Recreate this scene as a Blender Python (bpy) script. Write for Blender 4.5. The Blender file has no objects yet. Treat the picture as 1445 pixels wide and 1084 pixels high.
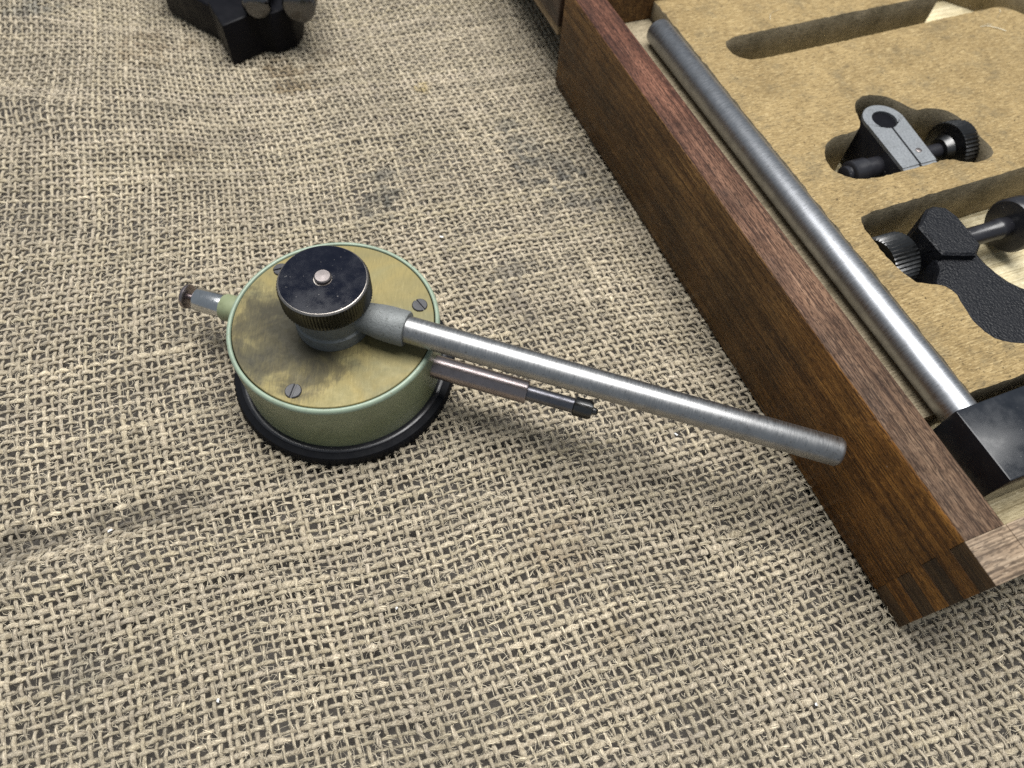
import bpy, bmesh, math, random
import numpy as np
from mathutils import Vector, Matrix

MM = 0.001
SC = bpy.context.scene
COL = SC.collection
rad = math.radians

# ---------------------------------------------------------------- camera
f_px, W_px = 1000.0, 1445.0
up = np.array([59.5, 600.0, 1000.0]); up /= np.linalg.norm(up)      # world up seen from the camera
ax = np.array([1.0, 0, 0]); ax = ax - up * ax.dot(up); ax /= np.linalg.norm(ax)
ay = np.cross(up, ax)
ROT = np.array([ax, ay, up])
cam = bpy.data.cameras.new('camera')
cam.sensor_width = 36.0
cam.lens = 36.0 * f_px / W_px
cam.clip_start = 0.005
cam.clip_end = 20.0
cam.dof.use_dof = True
cam.dof.focus_distance = 0.190
cam.dof.aperture_fstop = 15.0
camo = bpy.data.objects.new('camera', cam)
camo.matrix_world = Matrix.Translation((0, 0, 185 * MM)) @ Matrix(ROT.tolist()).to_4x4()
COL.objects.link(camo)
SC.camera = camo

# ---------------------------------------------------------------- light
world = bpy.data.worlds.new('World')
SC.world = world
world.use_nodes = True
bg = world.node_tree.nodes['Background']
bg.inputs[0].default_value = (0.80, 0.90, 1.0, 1)
bg.inputs[1].default_value = 0.33

def area(name, loc, target, size, size_y, power, color):
    l = bpy.data.lights.new(name, 'AREA')
    l.shape = 'RECTANGLE'; l.size = size * MM; l.size_y = size_y * MM
    l.energy = power; l.color = color
    o = bpy.data.objects.new(name, l)
    o.location = Vector(loc) * MM
    o.rotation_euler = (Vector(target) - Vector(loc)).to_track_quat('-Z', 'Y').to_euler()
    COL.objects.link(o)
area('ceiling_lamp', (70, 290, 850), (20, 140, 0), 900, 480, 17.8, (1.0, 0.985, 0.955))

SC.view_settings.view_transform = 'Standard'
SC.view_settings.look = 'None'
SC.view_settings.exposure = 0.0
SC.view_settings.gamma = 1.0
SC.cycles.max_bounces = 6
SC.cycles.diffuse_bounces = 3
SC.cycles.use_denoising = False

# ---------------------------------------------------------------- helpers
def tag(o, label=None, category=None, group=None, kind=None):
    if label: o['label'] = label
    if category: o['category'] = category
    if group: o['group'] = group
    if kind: o['kind'] = kind
    return o

def thing(name, label, category, loc=(0, 0, 0), rz=0.0, rx=0.0, ry=0.0):
    o = bpy.data.objects.new(name, None)
    o.empty_display_size = 0.01
    o.location = Vector(loc) * MM
    o.rotation_euler = (rx, ry, rz)
    COL.objects.link(o)
    return tag(o, label, category)

class MB:
    """collects vertices (in mm) and faces of one part"""
    def __init__(s): s.v = []; s.f = []
    def add(s, vs, fs):
        n = len(s.v); s.v += [tuple(v) for v in vs]; s.f += [tuple(i + n for i in f) for f in fs]; return s
    def box(s, x0, x1, y0, y1, z0, z1):
        return s.add([(x, y, z) for z in (z0, z1) for y in (y0, y1) for x in (x0, x1)],
                     [(0, 2, 3, 1), (4, 5, 7, 6), (0, 1, 5, 4), (2, 6, 7, 3), (0, 4, 6, 2), (1, 3, 7, 5)])
    def lathe(s, prof, n=48, mat=None, knurl=None):
        """prof: list of (r, z) bottom to top about Z; knurl: {profile index: depth}"""
        vs, fs = [], []
        for k, (r, z) in enumerate(prof):
            for i in range(n):
                a = 2 * math.pi * i / n
                rr = r - (knurl[k] if knurl and k in knurl and i % 2 else 0)
                v = Vector((rr * math.cos(a), rr * math.sin(a), z))
                vs.append(mat @ v if mat else v)
        m = len(prof)
        for k in range(m - 1):
            for i in range(n):
                j = (i + 1) % n
                fs.append((k * n + i, k * n + j, (k + 1) * n + j, (k + 1) * n + i))
        if prof[0][0] > 1e-6: fs.append(tuple(range(n - 1, -1, -1)))
        if prof[-1][0] > 1e-6: fs.append(tuple(range((m - 1) * n, m * n)))
        return s.add(vs, fs)
    def prism(s, outline, z0, z1, inset=0.0, drop=0.0):
        """outline counter-clockwise; optional chamfered top"""
        n = len(outline)
        rings = [(outline, z0), (outline, z1 - drop)]
        if inset > 0: rings.append((shrink(outline, inset), z1))
        vs = [(x, y, z) for o, z in rings for x, y in o]
        fs = [tuple(range(n - 1, -1, -1))]
        for k in range(len(rings) - 1):
            for i in range(n):
                j = (i + 1) % n
                fs.append((k * n + i, k * n + j, (k + 1) * n + j, (k + 1) * n + i))
        fs.append(tuple(range((len(rings) - 1) * n, len(rings) * n)))
        return s.add(vs, fs)
    def build(s, name, mat, parent=None, smooth=None, bevel=0.0, segs=2, kind=None, label=None):
        bm = bmesh.new()
        vs = [bm.verts.new(Vector(v) * MM) for v in s.v]
        for f in s.f:
            try: bm.faces.new([vs[i] for i in f])
            except ValueError: pass
        bmesh.ops.recalc_face_normals(bm, faces=bm.faces)
        if bevel > 0:
            es = [e for e in bm.edges if len(e.link_faces) == 2 and e.calc_face_angle(0) > rad(35)]
            bmesh.ops.bevel(bm, geom=es, offset=bevel * MM, segments=segs, profile=0.6, affect='EDGES', clamp_overlap=True)
        me = bpy.data.meshes.new(name)
        bm.to_mesh(me); bm.free()
        me.materials.append(mat)
        if smooth is not None:
            me.polygons.foreach_set('use_smooth', [True] * len(me.polygons))
            me.set_sharp_from_angle(angle=rad(smooth))
        o = bpy.data.objects.new(name, me)
        COL.objects.link(o)
        o.parent = parent
        if kind: o['kind'] = kind
        if label: o['label'] = label
        return o

def shrink(o, d):
    n = len(o); out = []
    for i in range(n):
        p, q, r = Vector(o[i - 1]), Vector(o[i]), Vector(o[(i + 1) % n])
        e1, e2 = (q - p).normalized(), (r - q).normalized()
        nn = (Vector((-e1.y, e1.x)) + Vector((-e2.y, e2.x)))
        if nn.length < 1e-6: nn = Vector((-e1.y, e1.x))
        nn.normalize()
        out.append(tuple(q + nn * d))
    return out

def axis_mat(loc, d):
    """local Z to direction d at loc (mm)"""
    d = Vector(d).normalized()
    return Matrix.Translation(loc) @ d.to_track_quat('Z', 'Y').to_matrix().to_4x4()

def smooth_loop(pts, it=2):
    """closed Chaikin smoothing"""
    for _ in range(it):
        q = []
        for i in range(len(pts)):
            a, b = pts[i], pts[(i + 1) % len(pts)]
            q += [(a[0] * .75 + b[0] * .25, a[1] * .75 + b[1] * .25), (a[0] * .25 + b[0] * .75, a[1] * .25 + b[1] * .75)]
        pts = q
    return pts

# ---------------------------------------------------------------- materials
class NT:
    def __init__(s, name):
        s.m = bpy.data.materials.new(name); s.m.use_nodes = True
        s.t = s.m.node_tree; s.p = s.t.nodes['Principled BSDF']; s._o = None
    def n(s, typ, **kw):
        x = s.t.nodes.new(typ)
        for k, v in kw.items(): setattr(x, k, v)
        return x
    def l(s, a, b): s.t.links.new(a, b)
    def coord(s, scale=(1, 1, 1), rot=(0, 0, 0)):
        if s._o is None: s._o = s.n('ShaderNodeTexCoord').outputs['Object']
        mp = s.n('ShaderNodeMapping')
        mp.inputs['Scale'].default_value = scale; mp.inputs['Rotation'].default_value = rot
        s.l(s._o, mp.inputs['Vector']); return mp.outputs[0]
    def noise(s, vec, scale=1.0, detail=3.0, rough=0.55, dist=0.0):
        x = s.n('ShaderNodeTexNoise'); x.inputs['Scale'].default_value = scale
        x.inputs['Detail'].default_value = detail; x.inputs['Roughness'].default_value = rough
        x.inputs['Distortion'].default_value = dist
        s.l(vec, x.inputs['Vector']); return x.outputs['Fac']
    def ramp(s, fac, stops):
        x = s.n('ShaderNodeValToRGB'); e = x.color_ramp.elements
        e.remove(e[1]); e[0].position = stops[0][0]
        for k, (p, c) in enumerate(stops):
            q = e[0] if k == 0 else e.new(min(p, 1.0))
            q.color = (c, c, c, 1) if isinstance(c, (int, float)) else (*c, 1)
        s.l(fac, x.inputs[0]); return x.outputs[0]
    def mix(s, fac, a, b, mode='MIX'):
        x = s.n('ShaderNodeMix', data_type='RGBA', blend_type=mode)
        for sock, v in ((x.inputs['Factor'], fac), (x.inputs['A'], a), (x.inputs['B'], b)):
            if hasattr(v, 'links'): s.l(v, sock)
            elif isinstance(v, (int, float)): sock.default_value = v
            else: sock.default_value = (*v, 1)
        return x.outputs['Result']
    def math(s, op, a, b=0.0):
        x = s.n('ShaderNodeMath', operation=op)
        for sock, v in ((x.inputs[0], a), (x.inputs[1], b)):
            if hasattr(v, 'links'): s.l(v, sock)
            else: sock.default_value = v
        return x.outputs[0]
    def bump(s, h, strength=0.3, dist=0.1):
        x = s.n('ShaderNodeBump'); x.inputs['Strength'].default_value = strength
        x.inputs['Distance'].default_value = dist * MM
        s.l(h, x.inputs['Height']); s.l(x.outputs[0], s.p.inputs['Normal']); return x
    def set(s, **kw):
        for k, v in kw.items():
            sock = s.p.inputs[k.replace('_', ' ')]
            if hasattr(v, 'links'): s.l(v, sock)
            elif isinstance(v, (int, float)): sock.default_value = v
            else: sock.default_value = (*v, 1)
        return s.m
K = 1000.0                                                          # 1/mm for object-space coordinates

def m_wood(name, dark, mid, light, axis='y', rough=0.5, coat=0.0, pore=0.6, patch=None, fine=1.0, spec=.3):
    t = NT(name)
    def sc(across, along):
        a, b = K / across, K / along
        return {'y': (a, b, a), 'x': (b, a, a), 'z': (a, a, b)}[axis]
    broad = t.noise(t.coord(sc(5.5, 85)), 1, 3, .55, .8)
    band = t.noise(t.coord(sc(1.5, 48)), 1, 4, .62, .5)
    hair = t.noise(t.coord(sc(.42 * fine, 30)), 1, 3, .6, .35)
    f = t.math('ADD', t.math('MULTIPLY', broad, .40), t.math('ADD', t.math('MULTIPLY', band, .34), t.math('MULTIPLY', hair, .26)))
    c = t.ramp(f, [(.40, dark), (.5, mid), (.61, light)])
    ln = t.ramp(hair, [(.40, 1.0), (.47, 0.0)])
    c = t.mix(t.math('MULTIPLY', ln, pore), c, tuple(x * .45 for x in dark))
    po = t.ramp(t.noise(t.coord(sc(.30 * fine, 1.9)), 1, 2, .5, .3), [(.53, 0.0), (.60, 1.0)])
    c = t.mix(t.math('MULTIPLY', po, pore * .95), c, tuple(x * .5 for x in dark))
    fl = t.ramp(t.noise(t.coord(sc(.34 * fine, 2.6)), 1, 2, .5, .3), [(.60, 0.0), (.68, .55)])
    c = t.mix(fl, c, tuple(min(1, x * 1.25) for x in light))
    blot = t.ramp(t.noise(t.coord((K / 18,) * 3), 1, 5, .65), [(.33, .66), (.66, 1.2)])
    c = t.mix(1.0, c, blot, 'MULTIPLY')
    if patch:
        c = patch(t, c)
    r = t.ramp(t.noise(t.coord((K / 6,) * 3), 1, 4, .6), [(.3, rough - .1), (.7, rough + .12)])
    t.bump(t.math('SUBTRACT', t.math('MULTIPLY', hair, .6), t.math('MULTIPLY', po, .7)), .5, .14)
    t.set(Base_Color=c, Roughness=r, Coat_Weight=coat, Coat_Roughness=.3, Specular_IOR_Level=spec)
    return t.m

def scuff_edge(t, c):
    # pale rubbed scuffs on the outer face
    n = t.ramp(t.noise(t.coord((K / 1.6, K / 3.5, K / 1.6)), 1, 4, .7), [(.68, 0.0), (.74, .5)])
    return t.mix(n, c, (.30, .24, .19))
def glow_and_scuffs(t, c):
    # amber glow of light bounced off the cloth, painted in towards the front corner
    g = t.n('ShaderNodeSeparateXYZ'); t.l(t._o, g.inputs[0])
    yy = t.math('ADD', t.math('MULTIPLY', g.outputs[1], -K / 95), 1.0)
    nz = t.noise(t.coord((K / 12, K / 40, K / 12)), 1, 3, .6)
    fac = t.ramp(t.math('ADD', yy, t.math('MULTIPLY', nz, .7)), [(.45, 0.0), (1.1, .75)])
    c = t.mix(fac, c, (1.9, 1.55, .85), 'MULTIPLY')
    return scuff_edge(t, c)

M = {}
M['side_wood'] = m_wood('varnished_oak', (.036, .0165, .006), (.100, .050, .0170), (.185, .100, .034), 'y', .46, 0, .72, glow_and_scuffs, 1.0, .22)
def red_fade(t, c):
    g = t.n('ShaderNodeSeparateXYZ'); t.l(t._o, g.inputs[0])
    f = t.ramp(t.math('MULTIPLY', g.outputs[1], K / 230), [(.15, 0.0), (.75, 1.0)])
    return t.mix(f, c, (.85, .58, .58), 'MULTIPLY')
M['rim_wood'] = m_wood('bare_mahogany_rim', (.050, .028, .018), (.112, .068, .042), (.190, .126, .080), 'y', .7, 0, .85, red_fade, .8, .2)
M['front_wood'] = m_wood('pale_front_board', (.085, .055, .034), (.23, .165, .11), (.37, .285, .20), 'x', .65, 0, .6, None, 1.5)
M['end_grain'] = m_wood('dark_end_grain', (.026, .0130, .0055), (.058, .030, .0115), (.105, .058, .021), 'y', .5, 0, .5)
M['lid_wood'] = m_wood('lid_side_wood', (.022, .012, .007), (.05, .026, .016), (.085, .05, .03), 'y', .5, .1, .5)
M['ply_edge'] = m_wood('pale_plywood_edge', (.13, .085, .045), (.24, .165, .09), (.33, .24, .14), 'y', .7, 0, .3)
M['floor_wood'] = m_wood('cream_baseboard', (.36, .29, .16), (.56, .48, .30), (.68, .60, .41), 'x', .75, 0, .3)

def m_fibreboard(name, lo, hi, dark, pale, mottled=1.0):
    t = NT(name)
    c = t.ramp(t.noise(t.coord((K / 14,) * 3), 1, 6, .68), [(.34, lo), (.66, hi)])
    for k, (rz, a, b) in enumerate(((.5, 2.4, .42), (1.7, 2.0, .40), (2.6, 2.8, .46))):
        n = t.noise(t.coord((K / a, K / b, K / b), (.1 * k, .2, rz)), 1, 3, .65, .8)
        c = t.mix(t.ramp(n, [(.33, .75), (.44, 0.0)]), c, dark)
        c = t.mix(t.ramp(n, [(.57, 0.0), (.68, .7)]), c, pale)
    grit = t.noise(t.coord((K / .9,) * 3), 1, 3, .6)
    c = t.mix(t.ramp(grit, [(.62, 0.0), (.70, .85)]), c, tuple(x * .35 for x in dark))
    dirt = t.ramp(t.noise(t.coord((K / 9,) * 3), 1, 8, .78), [(.50, 0.0), (.68, .62 * mottled)])
    c = t.mix(dirt, c, (.095, .080, .050))
    t.bump(t.math('ADD', n, grit), .6, .16)
    t.set(Base_Color=c, Roughness=.85, Specular_IOR_Level=.2)
    return t.m
M['fibreboard'] = m_fibreboard('fibreboard_face', (.190, .133, .059), (.275, .198, .092), (.100, .070, .033), (.40, .310, .165), .9)
M['fibre_cut'] = m_fibreboard('fibreboard_sawn_edge', (.20, .165, .105), (.30, .25, .17), (.095, .080, .054), (.40, .34, .24), 1.0)

def m_metal(name, col, rough=.3, streak=(2.0, .15), axis='x', spots=.3, metallic=1.0, dirtcol=(.06, .045, .035), cast=0.0):
    t = NT(name)
    a, b = K / streak[0], K / streak[1]
    sc = {'x': (a, b, b), 'y': (b, a, b), 'z': (b, b, a)}[axis]
    s1 = t.noise(t.coord(sc), 1, 3, .6)
    bl = t.noise(t.coord((K / 5,) * 3), 1, 5, .65)
    sp = t.ramp(t.noise(t.coord((K / .7,) * 3), 1, 3, .6), [(.60, 0.0), (.72, spots)])
    c = t.mix(t.ramp(bl, [(.45, 0.0), (.70, .45)]), col, tuple(x * .45 + .01 for x in col))
    c = t.mix(sp, c, dirtcol)
    r = t.math('ADD', t.math('MULTIPLY', s1, .34), t.math('ADD', t.math('MULTIPLY', bl, .14), rough - .24))
    if cast: t.bump(t.noise(t.coord((K / .8,) * 3), 1, 5, .7), .9, cast)
    else: t.bump(s1, .25, .05)
    t.set(Base_Color=c, Metallic=metallic, Roughness=r)
    return t.m
M['steel_x'] = m_metal('brushed_steel_rod', (.36, .36, .362), .39, (.30, 2.2), 'x', .55)
M['steel_y'] = m_metal('dull_steel_column', (.31, .32, .34), .42, (.30, 2.2), 'y', .40)
M['stem_steel'] = m_metal('tarnished_stem', (.30, .26, .26), .34, (6, .3), 'x', .4)
M['dark_steel'] = m_metal('oiled_dark_steel', (.12, .12, .125), .24, (1, 1), 'x', .4)
M['plunger'] = m_metal('dark_plunger', (.16, .16, .18), .38, (6, .3), 'x', .4)
M['chrome'] = m_metal('polished_sleeve', (.55, .56, .57), .22, (.2, 1.5), 'x', .2)
M['cast_grey'] = m_metal('cast_zinc', (.17, .18, .18), .58, (1, 1), 'x', .85, .35, (.045, .048, .044), .22)
M['alloy'] = m_metal('satin_alloy', (.40, .415, .43), .40, (.6, .6), 'y', .15, .85)
M['pin_steel'] = m_metal('worn_pin', (.22, .195, .19), .42, (1, 1), 'x', .2)

def m_black(name, col=(.012, .013, .017), rough=.34, wear=.0, ring=False, crinkle=False, spec=.5):
    t = NT(name)
    bl = t.noise(t.coord((K / 4,) * 3), 1, 5, .6)
    c = t.mix(t.ramp(bl, [(.3, 0.0), (.8, .35)]), col, tuple(x * 1.8 + .002 for x in col))
    chips = t.ramp(t.noise(t.coord((K / .8,) * 3), 1, 2, .5), [(.725, 0.0), (.745, wear)])
    c = t.mix(chips, c, (.40, .38, .36))
    r = t.ramp(bl, [(.3, rough - .08), (.7, rough + .12)])
    if crinkle:
        v = t.n('ShaderNodeTexVoronoi', feature='SMOOTH_F1'); v.inputs['Scale'].default_value = 1
        d = t.noise(t.coord((K / .9,) * 3), 1, 2, .5)
        t.l(t.mix(.25, t.coord((K / .50, K / .62, K / .55)), d), v.inputs['Vector'])
        n2 = t.noise(t.coord((K / .5,) * 3), 1, 2, .5, 1.2)
        t.bump(t.math('ADD', v.outputs['Distance'], t.math('MULTIPLY', n2, .8)), .8, .30)
    elif ring:
        g = t.n('ShaderNodeTexWave', wave_type='RINGS', rings_direction='Z'); g.inputs['Scale'].default_value = K / 1.3
        g.inputs['Distortion'].default_value = .6
        t.l(t.coord((1, 1, 0)), g.inputs['Vector'])
        t.bump(g.outputs['Fac'], .05, .01)
    t.set(Base_Color=c, Roughness=r, Specular_IOR_Level=spec)
    return t.m
M['black_knob'] = m_black('blackened_steel_knob', (.004, .005, .010), .13, .4, True, False, .2)
M['black_rubber'] = m_black('black_bezel', (.0035, .004, .006), .62, .0, False, False, .15)
M['black_paint'] = m_black('glossy_black_enamel', (.009, .011, .015), .20, .14, False, False, .3)
M['black_metal'] = m_black('gunmetal_black', (.013, .013, .016), .28, .4)
M['crinkle'] = m_black('black_crinkle_paint', (.0035, .004, .006), .42, .0, False, True, .25)
M['tool_black'] = m_black('oil_blackened_steel', (.003, .003, .0045), .45, .0, False, False, .10)
M['dark_screw'] = m_black('dark_screw_steel', (.022, .022, .026), .40, .1)
M['knurl'] = m_metal('knurled_dark_steel', (.10, .10, .10), .32, (1, 1), 'x', .3)
M['worn_edge'] = m_metal('knob_edge_worn_bright', (.36, .33, .30), .35, (1, 1), 'x', .8)

def m_green():
    t = NT('pale_green_enamel')
    bl = t.noise(t.coord((K / 9,) * 3), 1, 5, .6)
    c = t.ramp(bl, [(.3, (.165, .190, .105)), (.7, (.215, .245, .145))])
    dirt = t.ramp(t.noise(t.coord((K / 2.2, K / 2.2, K / 5)), 1, 5, .7), [(.52, 0.0), (.76, .5)])
    c = t.mix(dirt, c, (.10, .11, .055))
    t.bump(t.noise(t.coord((K / 1.6,) * 3), 1, 3, .6), .10, .08)
    t.set(Base_Color=c, Roughness=.40, Coat_Weight=.15, Coat_Roughness=.25)
    return t.m
M['green'] = m_green()
M['green_rim'] = m_metal('lit_green_rim', (.225, .285, .215), .40, (1, 1), 'x', .75, 0.0, (.17, .15, .09))  # paler than the case: light caught on the chamfer, put into the colour

def m_brass():
    t = NT('stained_brass_plate')
    big = t.noise(t.coord((K / 17, K / 15, K / 15)), 1, 3, .55, .4)
    c = t.ramp(big, [(.34, (.155, .142, .074)), (.47, (.185, .156, .070)), (.58, (.215, .175, .072)), (.72, (.190, .168, .080))])
    br = t.noise(t.coord((K / .5, K / 3.5, K), (0, 0, rad(62))), 1, 5, .72, .4)
    c = t.mix(t.ramp(br, [(.36, .30), (.50, 0.0)]), c, (.11, .10, .05))
    c = t.mix(t.ramp(br, [(.58, 0.0), (.74, .28)]), c, (.42, .37, .19))
    # dark grease smear round the hub with brushed edges
    vo = t.n('ShaderNodeVectorMath', operation='SUBTRACT'); t.l(t.coord(), vo.inputs[0]); vo.inputs[1].default_value = (-.0110, -.0050, .024)
    g = t.n('ShaderNodeVectorMath', operation='LENGTH'); t.l(vo.outputs[0], g.inputs[0])
    edge = t.math('ADD', t.math('MULTIPLY', t.noise(t.coord((K / 9,) * 3), 1, 5, .6, .7), 1.3), t.math('MULTIPLY', br, .35))
    rr = t.math('ADD', t.math('MULTIPLY', g.outputs['Value'], K / 27), edge)
    sm = t.ramp(t.math('MULTIPLY', rr, .5), [(.56, .92), (.68, .66), (.80, 0.0)])
    c = t.mix(sm, c, (.030, .028, .021))
    spots = t.ramp(t.noise(t.coord((K / 1.1,) * 3), 1, 4, .65), [(.66, 0.0), (.74, .7)])
    c = t.mix(spots, c, (.07, .055, .03))
    r = t.ramp(t.noise(t.coord((K / 3,) * 3), 1, 4, .6), [(.3, .38), (.7, .60)])
    t.bump(br, .15, .03)
    t.set(Base_Color=c, Metallic=.22, Roughness=r, Specular_IOR_Level=.2)
    return t.m
M['brass'] = m_brass()
t = NT('dark_table'); t.set(Base_Color=(.12, .108, .094), Roughness=.9); M['table'] = t.m

# ---------------------------------------------------------------- ground: dark table under woven sacking
MB().box(-330, 330, -60, 520, -18, -6.0).build('table_top', M['table'], kind='structure')

rng = np.random.default_rng(7)
PITCH = 2.36
AV = np.array([math.cos(rad(17)), math.sin(rad(17))])
BV = np.array([math.cos(rad(112.5)), math.sin(rad(112.5))])

def sstep(a, b, x):
    t = np.clip((x - a) / (b - a), 0, 1); return t * t * (3 - 2 * t)

class Smooth2D:
    """sum of random plane waves: a smooth random field"""
    def __init__(s, n, lo, hi, amp, r):
        th = r.uniform(0, 2 * np.pi, n); wl = r.uniform(lo, hi, n)
        s.k = np.stack([np.cos(th), np.sin(th)], 1) * (2 * np.pi / wl)[:, None]
        s.ph = r.uniform(0, 2 * np.pi, n); s.a = amp / np.sqrt(n / 2)
    def __call__(s, x, y):
        o = np.zeros_like(x)
        for (kx, ky), p in zip(s.k, s.ph): o += np.sin(kx * x + ky * y + p)
        return o * s.a
F_dx = Smooth2D(9, 70, 190, 1.2, rng); F_dy = Smooth2D(9, 70, 190, 1.2, rng)
F_dx2 = Smooth2D(14, 12, 34, .11, rng); F_dy2 = Smooth2D(14, 12, 34, .11, rng)
F_h = Smooth2D(9, 50, 120, .75, rng); F_h2 = Smooth2D(10, 14, 34, .16, rng)
F_c = Smooth2D(12, 18, 70, .5, rng); F_c2 = Smooth2D(16, 4, 12, .5, rng)

def warp(x, y):
    # the cloth is pulled askew towards the far left
    g = np.log1p(np.exp(-(x + 75) / 16)) * 16
    h = sstep(60, 250, y)
    dy = .30 * g * h
    dx = .10 * g * h
    return x + dx + F_dx(x, y) + F_dx2(x, y), y + dy + F_dy(x, y) + F_dy2(x, y)

def ridge(x, y, p, q, width, h, soft=18):
    p, q = np.array(p, float), np.array(q, float); d = q - p; L = np.hypot(*d); d /= L
    u = (x - p[0]) * d[0] + (y - p[1]) * d[1]; v = -(x - p[0]) * d[1] + (y - p[1]) * d[0]
    m = sstep(-soft, 0, u) * (1 - sstep(L - soft, L, u))
    return h * m * np.exp(-(v / width) ** 2)

BOXP = (110.0, 40.4); BU = (-.3603, .9328); BW = (.9328, .3603)
def height(x, y):
    h = F_h(x, y) + F_h2(x, y)
    # flat where the gauge and the case press on it
    r = np.hypot(x + 41, y - 116.3)
    flat = sstep(30, 62, r)
    bw = (x - BOXP[0]) * BW[0] + (y - BOXP[1]) * BW[1]
    flat = flat * sstep(0, 30, -bw)
    h = (h - .25) * flat
    h += ridge(x, y, (-175, 32), (-66, 64), 6.0, 3.6, 26) - ridge(x, y, (-175, 43), (-62, 73), 3.2, 1.7, 26)
    h += ridge(x, y, (-260, 246), (-128, 218), 9, 4.5, 60) - ridge(x, y, (-260, 230), (-128, 207), 6, 1.5, 60)
    h += ridge(x, y, (-250, 305), (-160, 280), 12, 4.0, 40)
    return h

STAINS_SHADE = [  # x, y, radius, colour multiplier
    (33, 196, 14, (.58, .60, .64)), (26, 210, 12, (.66, .68, .71)), (14, 221, 10, (.72, .74, .78)),
    (-40, 180, 7, (.62, .64, .66)), (-34, 202, 7, (.70, .72, .75)), (-37, 190, 6, (.66, .68, .70)), (12, 140, 8, (.72, .72, .74)), (9, 156, 8, (.74, .75, .78)),
    (-80, 70, 6, (.66, .66, .66)), (-90, 68, 6, (.60, .60, .60)), (-101, 65, 6, (.58, .58, .58)), (-111, 62, 6, (.60, .60, .60)), (-121, 59, 7, (.62, .62, .62)),  # shade of the crease valley, put into the cloth colour
    (-139, 268, 14, (.80, .76, .71)), (-76, 257, 13, (.70, .65, .58)), (-26, 249, 3.5, (.90, .85, .66)),
    (-198, 290, 14, (.70, .74, .80)), (-112, 205, 9, (.86, .84, .82)), (20, 60, 12, (.86, .83, .80)), (-96, 26, 9, (.78, .79, .80)), (40, 40, 8, (.84, .82, .78)), (70, 90, 9, (.86, .85, .84))]
def cloth_colour(x, y, soak=1.0):
    c = np.ones(x.shape + (3,))
    f = F_c(x, y) * .10 + F_c2(x, y) * .07
    c *= (1 + f)[..., None]
    wob = F_c(x * 2.1 + 40, y * 2.1) * .55
    for sx, sy, r, m in STAINS_SHADE:
        d = np.hypot(x - sx, y - sy) / r + wob + F_c2(x, y) * .38
        w = (1 - sstep(.30, 1.20, d)) * soak
        c *= 1 + np.clip(w, 0, 1.25)[..., None] * (np.array(m) - 1)
    return c

REGION = [(-178, -14), (190, -14), (190, 86), (122, 62), (40, 276), (30, 352), (-275, 352), (-258, 300), (-222, 170)]
def inside(x, y):
    ok = np.zeros(x.shape, bool); n = len(REGION)
    for i in range(n):
        (x1, y1), (x2, y2) = REGION[i], REGION[(i + 1) % n]
        if y1 == y2: continue
        c = ((y1 > y) != (y2 > y)) & (x < (x2 - x1) * (y - y1) / (y2 - y1) + x1)
        ok ^= c
    return ok

def noise1d(ny, ns, sig, r):
    k = int(sig * 3) + 1
    w = np.exp(-.5 * (np.arange(-k, k + 1) / sig) ** 2); w /= np.sqrt((w ** 2).sum())
    a = r.standard_normal((ny, ns + 2 * k))
    n = 1 << int(np.ceil(np.log2(a.shape[1] + len(w))))
    out = np.fft.irfft(np.fft.rfft(a, n) * np.fft.rfft(w, n)[None], n)
    return out[:, 2 * k:2 * k + ns]

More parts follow.
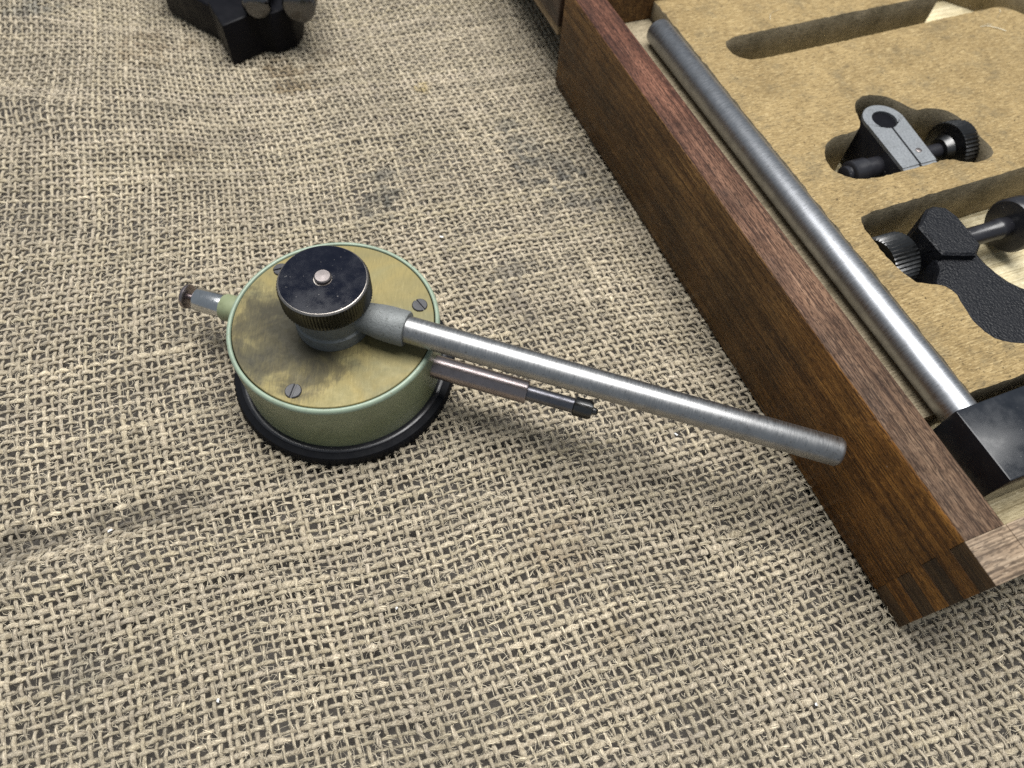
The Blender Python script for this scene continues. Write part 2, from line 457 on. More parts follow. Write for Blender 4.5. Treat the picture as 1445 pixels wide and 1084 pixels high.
def weave(family, sides=5, sub=4):
    n0, n1 = -125, 188
    idx = np.arange(n0, n1)
    smp = np.arange(n0 * sub, n1 * sub + 1) / sub
    ny, ns = len(idx), len(smp)
    S, I = np.meshgrid(smp, idx.astype(float))
    drift = noise1d(ny, ns, 26, rng) * .065 + noise1d(ny, ns, 5, rng) * .045
    lane = I + drift + rng.normal(0, .045, (ny, 1))
    if family == 'A': s_, t_ = S * PITCH, lane * PITCH
    else: s_, t_ = lane * PITCH, S * PITCH
    x0 = -20 + s_ * AV[0] + t_ * BV[0]; y0 = 110 + s_ * AV[1] + t_ * BV[1]
    x, y = warp(x0, y0)
    keep = inside(x, y)
    par = np.cos(np.pi * (S + I)) * (1 if family == 'A' else -1)
    amp = .46 * (1 + .20 * noise1d(ny, ns, 9, rng))
    z = par * amp + height(x, y) - .95 + noise1d(ny, ns, 4, rng) * .05
    # thickness: yarn to yarn, thick-and-thin, slubs; squeezed where it dives, spread on top
    th = 1 + rng.normal(0, .12, (ny, 1)) + noise1d(ny, ns, 14, rng) * .15 + noise1d(ny, ns, 2.5, rng) * .12
    sl = np.clip(noise1d(ny, ns, 7, rng) - 1.85, 0, 1.2) * .9
    th = np.clip(th + sl, .55, 2.0)
    if family == 'A': rx, rz = .59 * th * (1 + .16 * par), .40 * np.sqrt(th)
    else: rx, rz = .49 * th * (1 + .12 * par), .37 * np.sqrt(th)
    P = np.stack([x, y, z], -1)
    T = np.gradient(P, axis=1); T /= np.linalg.norm(T, axis=-1, keepdims=True)
    Sd = np.stack([-T[..., 1], T[..., 0], np.zeros_like(z)], -1); Sd /= np.linalg.norm(Sd, axis=-1, keepdims=True)
    Up = np.cross(T, Sd)
    ang = np.arange(sides) * 2 * np.pi / sides
    c, s = np.cos(ang), np.sin(ang)
    wob = 1 + rng.normal(0, .15, (ny, ns, sides))
    V = P[:, :, None] + Sd[:, :, None] * (rx[..., None] * c * wob)[..., None] + Up[:, :, None] * (rz[..., None] * s * wob)[..., None]
    tw = S * PITCH * (2.1 if family == 'A' else 2.6) + rng.uniform(0, 6, (ny, 1))
    aa = ang[None, None] + tw[..., None]
    uvw = np.stack([np.broadcast_to((S * PITCH + I * 37.7)[..., None], aa.shape), np.cos(aa), np.sin(aa)], -1)
    tint = 1 + rng.normal(0, .055, (ny, 1)) + noise1d(ny, ns, 10, rng) * .06
    colr = cloth_colour(x, y, np.clip(1 + rng.normal(0, .38, (ny, 1)) + noise1d(ny, ns, 8, rng) * .25, .15, 1.5)) * tint[..., None]
    colr[..., 2] *= 1 + rng.normal(0, .018, (ny, 1))
    info = dict(P=P, Sd=Sd, Up=Up, rx=rx, rz=rz, keep=keep, col=colr)
    colr = np.broadcast_to(colr[:, :, None], V.shape)
    seg = keep[:, :-1] & keep[:, 1:]
    yi, si = np.nonzero(seg)
    base = (yi * ns + si) * sides
    k = np.arange(sides); k2 = (k + 1) % sides
    F = np.stack([base[:, None] + k, base[:, None] + k2, base[:, None] + sides + k2, base[:, None] + sides + k], -1).reshape(-1, 4)
    return V.reshape(-1, 3), F, uvw.reshape(-1, 3), colr.reshape(-1, 3), info

def big_mesh(name, V, F, uvw, colr, mat):
    used = np.zeros(len(V), bool); used[F] = True
    remap = np.cumsum(used) - 1
    V, uvw, colr, F = V[used], uvw[used], colr[used], remap[F]
    me = bpy.data.meshes.new(name)
    me.vertices.add(len(V)); me.vertices.foreach_set('co', (V * MM).astype(np.float32).ravel())
    n, k = F.shape
    me.loops.add(n * k); me.loops.foreach_set('vertex_index', F.astype(np.int32).ravel())
    me.polygons.add(n)
    me.polygons.foreach_set('loop_start', np.arange(0, n * k, k, dtype=np.int32))
    me.polygons.foreach_set('use_smooth', np.ones(n, bool))
    me.update(calc_edges=True)
    a = me.attributes.new('fibre', 'FLOAT_VECTOR', 'POINT'); a.data.foreach_set('vector', uvw.astype(np.float32).ravel())
    b = me.attributes.new('tint', 'FLOAT_VECTOR', 'POINT'); b.data.foreach_set('vector', colr.astype(np.float32).ravel())
    me.materials.append(mat)
    o = bpy.data.objects.new(name, me); COL.objects.link(o)
    return o

def m_jute(hair=False):
    t = NT('jute_fibre' if hair else 'jute_yarn')
    at = t.n('ShaderNodeAttribute', attribute_name='tint')
    if hair:
        c = t.mix(1.0, at.outputs['Vector'], (.50, .435, .322), 'MULTIPLY')
        t.set(Base_Color=c, Roughness=.6, Specular_IOR_Level=.3)
        return t.m
    fa = t.n('ShaderNodeAttribute', attribute_name='fibre')
    mp = t.n('ShaderNodeMapping'); mp.inputs['Scale'].default_value = (.40, 1.25, 1.25); t.l(fa.outputs['Vector'], mp.inputs['Vector'])
    f1 = t.noise(mp.outputs[0], 1, 4, .65, .3)
    mp2 = t.n('ShaderNodeMapping'); mp2.inputs['Scale'].default_value = (.9, 3.4, 3.4); t.l(fa.outputs['Vector'], mp2.inputs['Vector'])
    f2 = t.noise(mp2.outputs[0], 1, 3, .6, .2)
    f = t.math('ADD', t.math('MULTIPLY', f1, .5), t.math('MULTIPLY', f2, .5))
    c = t.ramp(f, [(.36, (.125, .097, .062)), (.47, (.370, .308, .215)), (.58, (.590, .512, .378))])
    c = t.mix(1.0, c, at.outputs['Vector'], 'MULTIPLY')
    t.bump(f, 1.0, .7)
    t.set(Base_Color=c, Roughness=.75, Specular_IOR_Level=.3, Sheen_Weight=.15, Sheen_Roughness=.5)
    return t.m
M['jute'] = m_jute(); M['jute_hair'] = m_jute(True)

va, fa_, ua, ca, infA = weave('A'); vb, fb, ub, cb_, infB = weave('B')
cloth = big_mesh('burlap_cloth', np.concatenate([va, vb]), np.concatenate([fa_, fb + len(va)]),
                 np.concatenate([ua, ub]), np.concatenate([ca, cb_]), M['jute'])
tag(cloth, 'coarse tan burlap sacking spread over the table', kind='structure')
del va, vb, fa_, fb, ua, ub, ca, cb_

def strip(C, Wv, col):
    """flat ribbons: centre lines C (n,k,3), half-width vectors Wv, tint col (n,k,3)"""
    n, k = C.shape[:2]
    V = np.stack([C - Wv, C + Wv], 2)
    base = (np.arange(n)[:, None] * k + np.arange(k - 1)).reshape(-1) * 2
    F = np.stack([base, base + 1, base + 3, base + 2], -1)
    col = np.broadcast_to(col[:, :, None], V.shape)
    return V.reshape(-1, 3), F, np.zeros((V.size // 3, 3)), col.reshape(-1, 3)

def strands(inf, n, seed):
    """jute fibres twisted round a yarn, some of them frayed off it"""
    r = np.random.default_rng(seed)
    ns = 4
    ok = inf['keep'].copy(); ok[:, -ns:] = False
    ok[:, :-ns] &= inf['keep'][:, ns:]
    yi, si = np.nonzero(ok)
    pick = r.integers(0, len(yi), n); yi, si = yi[pick], si[pick]
    kk = np.arange(ns)
    I = (yi[:, None], si[:, None] + kk)
    P, Sd, Up, rx, rz, col = (inf[q][I] for q in ('P', 'Sd', 'Up', 'rx', 'rz', 'col'))
    ph = r.uniform(-.35, np.pi + .35, n)[:, None] + (r.normal(.22, .16, n))[:, None] * (kk - 1.5)
    fray = np.where(r.random(n) < .42, r.random(n) ** 1.4 * 1.7, r.random(n) * .08)
    end = np.where(r.random((n, 1)) < .5, kk / (ns - 1.0), 1 - kk / (ns - 1.0))
    f = 1.03 + fray[:, None] * end ** 2
    C = P + Sd * (rx * f * np.cos(ph))[..., None] + Up * (rz * f * np.sin(ph))[..., None]
    C += r.normal(0, .05, C.shape)
    side = -Sd * np.sin(ph)[..., None] + Up * np.cos(ph)[..., None] * .6
    w = (r.uniform(.028, .080, n))[:, None] * np.array([.5, 1, 1, .5])
    return strip(C, side * w[..., None], col * (r.uniform(.55, 1.55, n))[:, None, None])

def fibres(n, lmin, lmax, lift, width, z0, seed, straight=.5):
    """loose hairs lying on the cloth and across its gaps"""
    r = np.random.default_rng(seed)
    m = int(n * 2.2)
    x = r.uniform(-280, 190, m); y = r.uniform(-12, 345, m)
    ok = inside(x, y); x, y = x[ok][:n], y[ok][:n]; n = len(x)
    th = np.where(r.random(n) < .5, rad(17), rad(112)) + r.normal(0, .75, n)
    L = lmin + (lmax - lmin) * r.random(n) ** 2.2
    cur = r.normal(0, straight, n) / L * 3
    ns = 4
    t = np.linspace(-.5, .5, ns)
    hd = th[:, None] + cur[:, None] * (t * L[:, None])
    st = (L / (ns - 1))[:, None]
    px = x[:, None] + np.concatenate([np.zeros((n, 1)), np.cumsum(np.cos(hd) * st, 1)[:, :-1]], 1)
    py = y[:, None] + np.concatenate([np.zeros((n, 1)), np.cumsum(np.sin(hd) * st, 1)[:, :-1]], 1)
    arc = 1 - (2 * t) ** 2
    pz = height(px, py) + z0 + r.normal(0, .22, n)[:, None] + arc[None] * (r.random(n) ** 2 * lift)[:, None] + r.normal(0, .3, n)[:, None] * t
    C = np.stack([px, py, pz], -1)
    T = np.gradient(C, axis=1); T /= np.linalg.norm(T, axis=-1, keepdims=True)
    Sd = np.stack([-T[..., 1], T[..., 0], 0 * pz], -1)
    w = (width * r.uniform(.6, 1.4, n))[:, None] * np.array([.5, 1, 1, .35])
    col = cloth_colour(px, py) * r.uniform(.75, 1.25, (n, 1, 1))
    return strip(C, Sd * w[..., None], col)

def join(parts):
    V, F, U, Cc, o = [], [], [], [], 0
    for v, f, u, c in parts:
        V.append(v); F.append(f + o); U.append(u); Cc.append(c); o += len(v)
    return np.concatenate(V), np.concatenate(F), np.concatenate(U), np.concatenate(Cc)
fz = big_mesh('yarn_fibre', *join([strands(infA, 76000, 11), strands(infB, 68000, 12)]), M['jute_hair']); fz.parent = cloth; fz['kind'] = 'stuff'
fz = big_mesh('loose_fibre', *join([fibres(11000, 1.8, 9.0, 1.3, .034, -.35, 3), fibres(52000, 1.0, 3.6, .35, .05, -.95, 4)]), M['jute_hair']); fz.parent = cloth; fz['kind'] = 'stuff'
del infA, infB
fl = MB(); rf = random.Random(21)
for fx, fy in ((-97.5, 63.5), (-60, 22), (58, 95), (-20, 44), (84, 22), (-150, 150), (-15, 170)):
    a0 = rf.uniform(0, 3); fz0 = float(height(np.array([float(fx)]), np.array([float(fy)]))[0]) + .05
    ln, wd = rf.uniform(.35, .8), rf.uniform(.2, .35)
    ca, sa = math.cos(a0), math.sin(a0)
    fl.add([(fx + ca * x - sa * y, fy + sa * x + ca * y, fz0 + z) for x, y, z in ((-ln, -wd, 0), (ln, -wd * .6, .1), (ln * .8, wd, .15), (-ln * .7, wd, .05), (0, 0, .3))], [(0, 1, 4), (1, 2, 4), (2, 3, 4), (3, 0, 4), (3, 2, 1, 0)])
t = NT('white_paint_fleck'); t.set(Base_Color=(.8, .8, .78), Roughness=.5)
fk = fl.build('paint_fleck', t.m, cloth, kind='stuff')

# ---------------------------------------------------------------- dial gauge, lying face down
G = thing('dial_gauge', 'round green dial gauge lying face down, brass back with black knurled knob', 'dial gauge', (-40.9, 115.6, 0.0))
G_DIR = rad(-16.6)
# bezel: ribbed black ring
NB = 240
MB().lathe([(29.0, -.7), (32.4, -.7), (32.9, -.1), (32.8, 2.3), (32.2, 3.0), (30.9, 3.4), (30.0, 3.5), (29.1, 3.5)], NB, knurl={2: .55, 3: .55}).build('bezel', M['black_rubber'], G, smooth=50)
MB().lathe([(30.6, 3.3), (30.5, 3.75), (30.2, 3.95), (29.2, 4.05), (28.8, 3.9)], 128).build('bezel_lip', M['black_metal'], G, smooth=40)
body = MB().lathe([(28.5, .3), (28.7, .8), (29.0, 22.9), (27.8, 22.95), (27.7, 23.2), (0, 23.2)], 128).build('case_body', M['green'], G, smooth=40)
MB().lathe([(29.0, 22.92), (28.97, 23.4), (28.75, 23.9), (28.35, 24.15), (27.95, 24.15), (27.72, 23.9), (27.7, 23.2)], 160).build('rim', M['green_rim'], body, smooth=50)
MB().lathe([(27.45, 23.25), (27.45, 23.75), (27.25, 23.95), (0, 23.95)], 128).build('back_plate', M['brass'], G, smooth=30)
def screw(a, r, slot):
    x, y = r * math.cos(a), r * math.sin(a)
    mb = MB()
    n = 28; rr = 2.15; hw = .30
    # two half discs leave a real slot between them
    for s in (1, -1):
        arc = []
        a0 = math.asin(hw / rr)
        for i in range(n // 2 + 1):
            q = a0 + (math.pi - 2 * a0) * i / (n // 2)
            arc.append((rr * math.cos(q) * s, rr * math.sin(q) * s))
        arc = [(x + px * math.cos(slot) - py * math.sin(slot), y + px * math.sin(slot) + py * math.cos(slot)) for px, py in arc]
        mb.prism(arc, 23.9, 24.45, .18, .15)
    mb.lathe([(2.1, 23.8), (2.1, 24.02), (0, 24.02)], 24, Matrix.Translation((x, y, 0)))
    mb.build('screw', M['dark_screw'], G)
screw(rad(15), 23.9, rad(-52)); screw(rad(-108.4), 24.0, rad(80)); screw(rad(135), 24.6, rad(20))
# hub (lug) of the clamp and its socket
hub = MB().lathe([(10.2, 23.96), (10.3, 24.6), (10.1, 27.6), (9.6, 28.0), (9.5, 28.4), (9.7, 28.8), (9.5, 33.2), (8.8, 34.0), (0, 34.0)], 72).build('lug', M['cast_grey'], G, smooth=35)
dv = Vector((math.cos(rad(-17)), math.sin(rad(-17)), 0))
AX = axis_mat(dv * 6 + Vector((0, 0, 30.0)), dv)
mb = MB()
prof = [(3.9, 0), (4.1, 3.5), (4.4, 6), (4.75, 8.5), (4.9, 11), (4.9, 15.4), (4.6, 15.9), (3.75, 15.95), (3.72, 15.2), (0, 15.2)]
mb.lathe(prof, 48, AX)
mb.build('rod_socket', M['cast_grey'], hub, smooth=40)
NK = 170
knob = MB().lathe([(9.0, 35.0), (11.2, 35.0), (11.85, 35.7), (11.85, 40.9), (11.55, 41.55)], NK, knurl={2: .62, 3: .62}).build('knob', M['knurl'], G, smooth=50)
MB().lathe([(11.5, 41.45), (11.55, 41.56), (11.25, 41.95), (11.05, 42.03)], 96).build('worn_edge', M['worn_edge'], knob, smooth=40)
MB().lathe([(11.05, 41.4), (11.05, 42.06), (2.4, 42.1), (2.25, 41.9), (0, 41.9)], 96).build('knob_face', M['black_knob'], knob, smooth=30)
MB().lathe([(2.2, 41.4), (2.2, 42.9), (1.9, 43.2), (0, 43.25)], 40, Matrix.Translation((.1, .1, 0))).build('spindle_pin', M['pin_steel'], knob, smooth=40)
MB().lathe([(7.0, 33.9), (7.0, 35.1)], 48).build('washer', M['black_metal'], knob, smooth=40)
# stem, plunger, tip
sd = Vector((math.cos(G_DIR), math.sin(G_DIR), 0))
AS = axis_mat(sd * 27.5 + Vector((0, 0, 15.0)), sd)
stem = MB().lathe([(3.3, 0), (3.3, 28.4), (3.1, 28.75), (2.45, 28.8), (2.4, 28.2), (0, 28.2)], 48, AS).build('stem', M['stem_steel'], G, smooth=40)
pl = MB().lathe([(2.15, 27), (2.15, 42.2), (2.0, 42.6), (0, 42.6)], 40, AS).build('plunger', M['plunger'], stem, smooth=40)
MB().lathe([(2.2, 42.0), (2.75, 42.4), (2.75, 46.4), (2.3, 47.3), (1.1, 47.5), (1.0, 48.4), (.6, 48.9), (0, 49.0)], 36, AS, knurl={1: .32, 2: .32}).build('contact_point', M['knurl'], stem, smooth=50)
# opposite end: green boss, sleeve, lifting cap
AT = axis_mat(-sd * 27.0 + Vector((0, 0, 15.0)), -sd)
MB().lathe([(4.6, 0), (4.15, 2.2), (4.0, 4), (4.0, 8.6), (3.7, 9.2), (3.3, 9.3)], 48, AT).build('boss', M['green'], G, smooth=40)
cap = MB().lathe([(3.45, 9.0), (3.5, 9.5), (3.5, 17.4), (3.25, 17.8), (1.2, 17.85), (1.15, 17.4), (0, 17.4)], 48, AT).build('sleeve', M['chrome'], G, smooth=40)
MB().lathe([(1.0, 16.8), (1.0, 20.2), (3.3, 20.25), (3.6, 20.5), (3.6, 21.3), (3.3, 21.6), (0, 21.75)], 48, AT).build('lifting_cap', M['stem_steel'], cap, smooth=50)
# long mounting rod clamped in the socket: rod axis is local X of its object
rod = MB().lathe([(0, 0), (3.3, 0), (3.7, .4), (3.7, 114.6), (3.25, 115.4), (0, 115.5)], 64, axis_mat((0, 0, 0), (1, 0, 0))).build('mounting_rod', M['steel_x'], G, smooth=40)
rod.location = (dv * 20.9 + Vector((0, 0, 30.0))) * MM
rod.rotation_euler = (0, 0, rad(-17))

# ---------------------------------------------------------------- wooden case
BRZ = math.atan2(BW[1], BW[0])
B = thing('wooden_case', 'open dark oak instrument case with finger-jointed corner and fibreboard insert', 'case', (BOXP[0], BOXP[1], 0), BRZ)
BL, BWID, BH, TH, TS = 230.0, 212.0, 40.0, 10.4, 11.7
NF = 7; fh = BH / NF
# side board nearest the gauge: outer varnished face, bare rim laid on top as its own surface
mb = MB().box(0, TH, TH, BL - TH, 0, BH)
side = MB()
rw = random.Random(5)
ys = [TH + (BL - TH) * i / 70 for i in range(71)]
wv = 0.5; rings_ = []
for y_ in ys:
    wv = min(1.15, max(.25, wv + rw.uniform(-.22, .22)))
    j = lambda q: rw.uniform(-q, q)
    rings_.append([(j(.06), y_, .35), (j(.05), y_, BH - wv), (wv * .42, y_, BH - wv * .3), (wv * 1.1, y_, BH + j(.04)), (TS - .6, y_, BH + j(.04)), (TS - .1, y_, BH - .5), (TS, y_, .3), (TS - .3, y_, 0), (.35, y_, 0)])
m_ = len(rings_[0])
side.add([p for r_ in rings_ for p in r_],
         [(i * m_ + k, i * m_ + (k + 1) % m_, (i + 1) * m_ + (k + 1) % m_, (i + 1) * m_ + k) for i in range(70) for k in range(m_)]
         + [tuple(range(m_)), tuple(range(70 * m_, 71 * m_))])
for i in range(1, NF, 2): side.box(0, TS, .08, TH + .01, i * fh + .02, (i + 1) * fh - .02)
side = side.build('side_board', M['side_wood'], B, smooth=50)
side.data.materials.append(M['rim_wood'])
front = MB()
front.box(TS, BWID, 0, TH - .05, 0, BH - .1)
for i in range(0, NF, 2): front.box(.04, TS + .01, 0, TH - .05, i * fh + .02, (i + 1) * fh - .02 - (.1 if i == NF - 1 else 0))
front = front.build('front_board', M['front_wood'], B, bevel=.3, segs=2, smooth=40)
front.data.materials.append(M['end_grain'])
back = MB().box(TS + .05, BWID, BL - 7.5, BL, 0, BH - .1).build('back_board', M['side_wood'], B, bevel=.5, smooth=40)
right = MB().box(BWID - TH, BWID - .1, TH + .05, BL - 7.6, 0, BH - .05).build('side_board', M['side_wood'], B, bevel=.5, smooth=40)
for o, rim in ((side, 1),):
    for p in o.data.polygons:
        if p.normal.z > .6: p.material_index = rim
right.data.materials.append(M['rim_wood']); back.data.materials.append(M['rim_wood'])
for o in (right, back):
    for p in o.data.polygons:
        if p.normal.z > .6: p.material_index = 1
for p in front.data.polygons:
    if p.normal.x < -.5: p.material_index = 1
MB().box(TS + .1, BWID - TH - .1, TH + .1, BL - 7.6, 6, 15.0).build('base_board', M['floor_wood'], B)
# fibreboard insert with its cut-outs
ZT, ZF = 34.0, 15.1
clover = [(48.7, 132.5), (54.0, 136.3), (59.2, 136.7), (67.6, 136.9), (70.8, 146.8), (74.3, 150.2), (79.9, 151.5), (85.1, 149.1), (88.5, 144.3), (90.4, 139.1), (97.2, 138.8), (102.7, 135.3), (103.7, 127.7), (104.0, 119.7), (103.6, 114.0), (99.1, 111.6), (93.5, 111.6), (90.2, 113.1), (87.5, 115.3), (83.7, 116.1), (77.8, 115.8), (67.0, 115.9), (56.4, 116.1), (51.9, 117.2), (47.7, 120.2), (45.6, 124.8)]
big = [(43.5, 104.3), (60, 104.6), (80, 104.8), (107.9, 105.0), (150, 105.2), (150, 48), (120, 47.5), (80, 47.6), (64, 48.4), (58.0, 49.9), (53.6, 51.8), (50.4, 55.0), (49.2, 60.7), (50.6, 66.5), (51.2, 70.5), (49.5, 73.9), (44.9, 75.7), (42.1, 77.8), (40.7, 84.0), (40.4, 93.1), (41.0, 101.0)]
slot = [(46.6, 191.8), (50, 193.6), (56, 194), (100, 194.4), (147, 194.6), (147.2, 196), (148, 214), (186, 214), (186, 166), (176, 168), (169.6, 173.3), (166.8, 178.1), (163.5, 180.6), (157.6, 180.6), (143, 180.6), (100, 179.9), (58, 179.5), (50, 180.1), (46.0, 184.0), (45.4, 188.5)]
rj = random.Random(9)
def soft(pts, it, step=1.3, jit=.13):
    pts = smooth_loop(pts, it) if it else pts
    out = []
    for i in range(len(pts)):
        a, b = pts[i], pts[(i + 1) % len(pts)]
        d = math.hypot(b[0] - a[0], b[1] - a[1]); n = max(1, int(d / step))
        for k in range(n):
            q = k / n
            out.append((a[0] + (b[0] - a[0]) * q + rj.gauss(0, jit), a[1] + (b[1] - a[1]) * q + rj.gauss(0, jit)))
    return out
outer = [(33.0, 42.2), (196, 41.0), (196, 222.2), (33.6, 222.2)]
cu = bpy.data.curves.new('insert_outline', 'CURVE'); cu.dimensions = '2D'; cu.fill_mode = 'BOTH'; cu.extrude = (ZT - ZF) / 2 * MM
for poly in (soft(outer, 0, 2.2, .16), soft(clover, 2), soft(big, 1), soft(slot, 1)):
    sp = cu.splines.new('POLY'); sp.points.add(len(poly) - 1); sp.use_cyclic_u = True
    for q, (px, py) in zip(sp.points, poly): q.co = (px * MM, py * MM, 0, 1)
tmp = bpy.data.objects.new('insert_outline', cu); COL.objects.link(tmp)
dg = bpy.context.evaluated_depsgraph_get()
me = bpy.data.meshes.new_from_object(tmp.evaluated_get(dg))
bpy.data.objects.remove(tmp)
bm = bmesh.new(); bm.from_mesh(me); bmesh.ops.remove_doubles(bm, verts=bm.verts, dist=1e-6)
for v_ in bm.verts: v_.co.z += (ZT + ZF) / 2 * MM
bmesh.ops.recalc_face_normals(bm, faces=bm.faces)
es = [e for e in bm.edges if len(e.link_faces) == 2 and all(v_.co.z > (ZT - .1) * MM for v_ in e.verts) and e.calc_face_angle(0) > rad(60)]
bmesh.ops.bevel(bm, geom=es, offset=.35 * MM, segments=2, profile=.5, affect='EDGES', clamp_overlap=True)
bm.to_mesh(me); bm.free()
me.name = 'insert_panel'; me.materials.clear(); me.materials.append(M['fibreboard']); me.materials.append(M['fibre_cut'])
for p in me.polygons: p.material_index = 0 if p.normal.z > .5 else 1
insert = bpy.data.objects.new('insert_panel', me); COL.objects.link(insert); insert.parent = B
# packing strip under the steel column, beside the insert
MB().box(TS + .2, 32.8, 42.0, BL - 7.9, 15.1, 27.2).build('packing_strip', M['fibre_cut'], B)

# open lid behind the case
Ld = thing('case_lid', 'dark wooden lid swung open behind the instrument case', 'lid', (BOXP[0] + BU[0] * 232.5, BOXP[1] + BU[1] * 232.5, 0), BRZ)
MB().box(-.6, 9.5, 0, 120, 23.6, 40).build('side_board', M['lid_wood'], Ld, bevel=.6)
MB().box(9.6, 212, 0, 9, 23.7, 39.9).build('end_board', M['lid_wood'], Ld, bevel=.6)
MB().box(-.2, 212, 0.2, 120, 20.0, 23.5).build('top_panel', M['ply_edge'], Ld, bevel=.4)

# ---------------------------------------------------------------- things lying in the case (case coordinates)
def in_case(name, label, cat, x, y, z, rz=0.0):
    return thing(name, label, cat, (BOXP[0] + BW[0] * x + BU[0] * y, BOXP[1] + BW[1] * x + BU[1] * y, z), BRZ + rz)
# stand column with its black foot
S = in_case('stand_column', 'long steel rod fixed in a black block, lying along the case side', 'stand', 28.0, 38.4, 15.1)
col = MB().lathe([(0, -2), (4.7, -2), (4.7, 169.0), (4.2, 169.7), (0, 169.8)], 64, axis_mat((0, 0, 16.9), (0, 1, 0))).build('rod', M['steel_y'], S, smooth=40)
blk = MB().box(-5.6, 60, -19.9, 0, 0, 22.4).build('foot_block', M['black_paint'], S, bevel=.45, segs=2, smooth=40)
# swivel clamp in the clover-shaped cut-out
C = in_case('swivel_clamp', 'small alloy split clamp with knurled black screw in clover-shaped cut-out', 'clamp', 78.4, 139.2, 15.2)
def link_outline(r0, wn, y1, cx=-2.2):
    pts = []
    for i in range(25):
        a = rad(-8) + (math.pi + rad(16)) * i / 24
        pts.append((r0 * math.cos(a), r0 * math.sin(a)))
    return pts + [(cx - wn, y1), (cx + wn, y1)]
lo = link_outline(7.3, 6.7, -21.6)
MB().prism(lo, 1.5, 16.9).build('clamp_body', M['black_metal'], C, smooth=40)
# bare top face, split in two by the saw cut
hole_r = 4.3
def half(s):
    pts = []
    a_in = [rad(-90) + s * rad(4) + s * rad(176) * i / 20 for i in range(21)]
    outer_ = [(7.25 * math.cos(rad(-8) if s > 0 else rad(188)), 7.25 * math.sin(rad(-8)))]
    return a_in
top = MB()
for s in (1, -1):
    n = 20; vs, fs = [], []
    for zz in (16.95, 18.1):
        for i in range(n + 1):
            a = rad(-90) + s * (rad(5) + rad(175) * i / n)
            vs.append((hole_r * math.cos(a), hole_r * math.sin(a), zz))
        for i in range(n + 1):
            a = rad(-90) + s * (rad(82) + rad(98) * i / n)
            vs.append((7.3 * math.cos(a), 7.3 * math.sin(a), zz))
    m = n + 1
    for i in range(n):
        fs.append((2 * m + i, 2 * m + i + 1, 3 * m + i + 1, 3 * m + i))
        fs.append((m + i, m + i + 1, 3 * m + i + 1, 3 * m + i))
        fs.append((i, i + 1, 2 * m + i + 1, 2 * m + i))
    top.add(vs, fs)
    p = [(s * .38, -hole_r), (s * 7.25 , -1.0), (s * 6.7 - 2.2, -21.6), (s * .4 - 2.0, -21.6)]
    if s < 0: p = p[::-1]
    top.prism(p[::-1] if False else p, 16.95, 18.1)
top.box(-8.8, -2.5, -22.5, -21.62, 10.5, 17.7); top.box(-1.5, 4.4, -22.5, -21.62, 10.5, 17.7)
top.build('clamp_face', M['alloy'], C)
MB().lathe([(4.15, 16.0), (4.15, 17.3), (0, 17.3)], 32).build('bore_plug', M['tool_black'], C, smooth=40)
MB().lathe([(1.0, 18.0), (1.0, 18.25), (.8, 18.35), (0, 18.35)], 20, Matrix.Translation((1.6, -16.2, 0))).build('pin', M['pin_steel'], C, smooth=40)
xs = Vector((1, 0, 0))
SA = axis_mat((-22, -12.8, 10.8), xs)
MB().lathe([(0, 0), (2.6, 0), (3.0, .3), (3.0, 2.0), (3.9, 2.2), (4.3, 2.6), (4.3, 8.0), (3.6, 8.4), (3.6, 14.0), (2.6, 14.2), (2.6, 44)], 40, SA).build('clamp_screw', M['black_metal'], C, smooth=40)
MB().lathe([(2.6, 39.0), (4.0, 39.2), (5.0, 41.6), (8.6, 42.0), (9.0, 42.6), (9.0, 47.4), (8.5, 48.0), (0, 48.0)], 84, SA, knurl={4: .7, 5: .7}).build('screw_knob', M['knurl'], C, smooth=50)
# black crinkle-painted bracket
R = in_case('clamp_bracket', 'black crinkle-painted cast bracket with knurled screw in the large cut-out', 'bracket', 62.0, 84.0, 15.2)
cast = [(-5, 10.5), (-5, -2), (-13, -9), (-11.2, -12.5), (-10.9, -16.6), (-12.4, -23.7), (-11.8, -29.5), (-8.5, -33), (-2, -35.5), (12, -38), (30, -38), (34, -30), (26, -26), (16, -21), (10.5, -16), (8.2, -9), (8, -2), (8.5, 4), (9, 10), (8.2, 14.5), (5, 16.2), (1.5, 15.8)]
oc = smooth_loop(cast, 1)
mb = MB(); n = len(oc)
rings = [(oc, 1.5), (oc, 15.6), (shrink(oc, .35), 16.5), (shrink(oc, 1.5), 17.2)]
vs = [(x_, y_, z_) for o_, z_ in rings for x_, y_ in o_]
fs = [tuple(range(n - 1, -1, -1))] + [(k * n + i, k * n + (i + 1) % n, (k + 1) * n + (i + 1) % n, (k + 1) * n + i) for k in range(3) for i in range(n)] + [tuple(range(3 * n, 4 * n))]
cst = mb.add(vs, fs).build('casting', M['crinkle'], R, smooth=28)
MB().prism([(-5.4, -1.2), (4.2, -4.6), (8.3, -1.6), (8.8, 4), (9.2, 10), (8.0, 14.2), (4.9, 15.9), (1.6, 15.5), (-5.4, 10.3)], 1.6, 19.6, .8, .6).build('boss', M['crinkle'], cst, smooth=28)
KA = axis_mat((-18.5, 6.6, 10.4), xs)
MB().lathe([(0, 0), (8.0, 0), (8.6, .6), (8.6, 8.4), (8.0, 9.0), (4, 9.2), (4, 16)], 84, KA, knurl={2: .7, 3: .7}).build('screw_knob', M['knurl'], R, smooth=50)
MB().lathe([(3.1, 24), (3.1, 46), (3.4, 46.4), (3.4, 49), (3.1, 49.4), (3.1, 60)], 40, KA).build('screw_shaft', M['black_metal'], R, smooth=40)
MB().lathe([(3, 51.0), (8.0, 51.4), (8.6, 52.2), (8.6, 57), (8, 57.6), (0, 57.8)], 64, KA).build('end_disc', M['black_metal'], R, smooth=40)

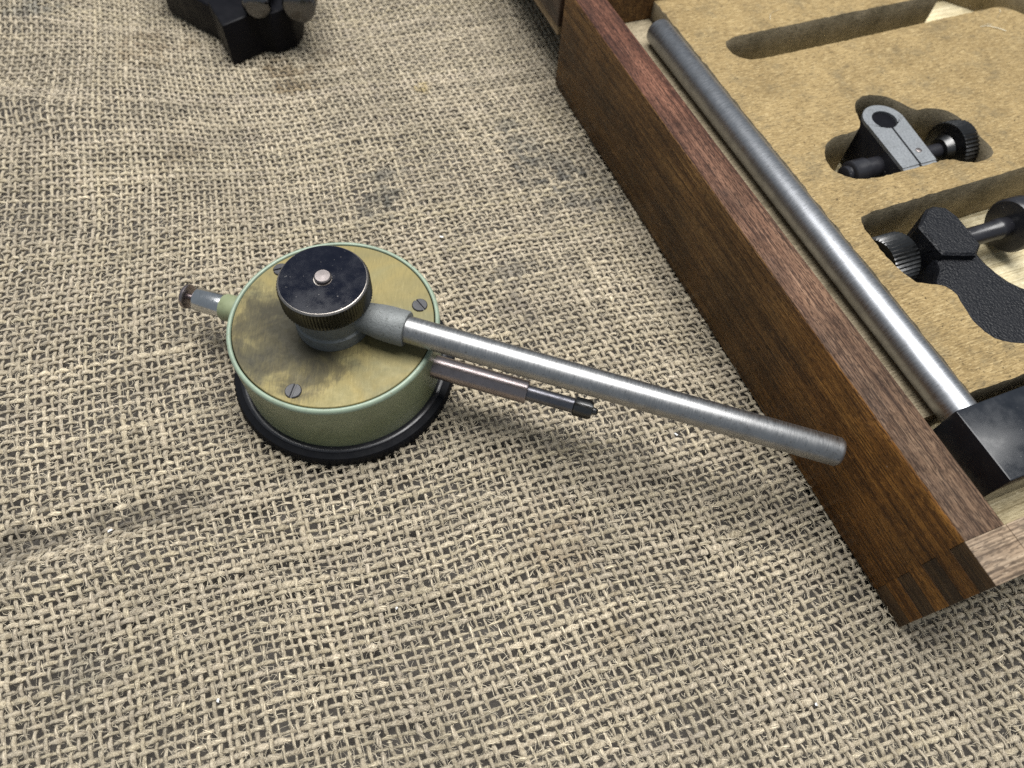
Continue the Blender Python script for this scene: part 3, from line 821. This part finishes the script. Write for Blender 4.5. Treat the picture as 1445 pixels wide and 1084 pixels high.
# pale threads shed on the insert
thr = MB()
def thread(pts, r=.12):
    vs, fs = [], []
    for i, p in enumerate(pts):
        for k in range(4):
            a = k * math.pi / 2
            vs.append((p[0] + r * math.cos(a), p[1] + r * math.cos(a) * .3, p[2] + r * math.sin(a)))
    for i in range(len(pts) - 1):
        for k in range(4):
            fs.append((i * 4 + k, i * 4 + (k + 1) % 4, i * 4 + 4 + (k + 1) % 4, i * 4 + 4 + k))
    thr.add(vs, fs)
thread([(161.8, 178.6, 34.3), (160.6, 176.9, 34.5), (158.5, 175.6, 34.4), (157.0, 174.6, 34.2)])
thread([(146.5, 171.8, 34.2), (149.5, 171.0, 34.4), (152.5, 168.6, 34.4), (154.5, 166.6, 34.2)])
thread([(146.5, 171.8, 34.2), (149.5, 171.8, 34.6), (151.5, 171.4, 34.3)], .09)
thread([(70, 199, 34.2), (71.5, 201.5, 34.6), (74, 203, 34.3), (77, 203.4, 34.2)], .1)
t = NT('pale_thread'); t.set(Base_Color=(.70, .66, .52), Roughness=.7)
thr.build('shed_fibre', t.m, B, kind='stuff')

# ---------------------------------------------------------------- black clamp tool at the back of the cloth
Tt = thing('clamp_tool', 'black steel clamp with round screw ends at the far edge of the cloth', 'clamp', (-100, 262, 0))
MB().prism([(-41, 39), (-36, 29), (-11, 11), (-3, 14), (6, 30), (-10, 70), (-38, 70)], -.3, 15).build('jaw', M['tool_black'], Tt, bevel=1.2, segs=3, smooth=30)
MB().prism([(-12, 11.5), (-3, -4), (8, 6), (13, 5), (20, 10), (21.5, 17), (20, 34), (-6, 34)], -.2, 17).build('screw_block', M['tool_black'], Tt, bevel=1.0, segs=3, smooth=30)
MB().prism([(-32, 44), (-10, 24), (2, 20), (2, 60), (-32, 64)], 15.1, 21).build('slide', M['tool_black'], Tt, bevel=1.0, smooth=30)
A1 = axis_mat((9.5, 2.0, 20.5), (-.05, 1, .03))
MB().lathe([(0, 0), (3.4, .1), (4.8, .9), (5.4, 2.2), (5.4, 6.0), (4.4, 6.6), (4.4, 9.0), (5.4, 9.6), (5.4, 40)], 48, A1).build('screw_end', M['dark_steel'], Tt, smooth=50)
A2 = axis_mat((25.0, 5.0, 19.0), (-.05, 1, .03))
MB().lathe([(0, 0), (4.6, .2), (6.0, 1.2), (6.4, 2.6), (6.4, 12), (5.4, 13), (3.4, 13.4), (3.4, 40)], 72, A2, knurl={3: .45, 4: .45}).build('screw_knob', M['dark_steel'], Tt, smooth=50)
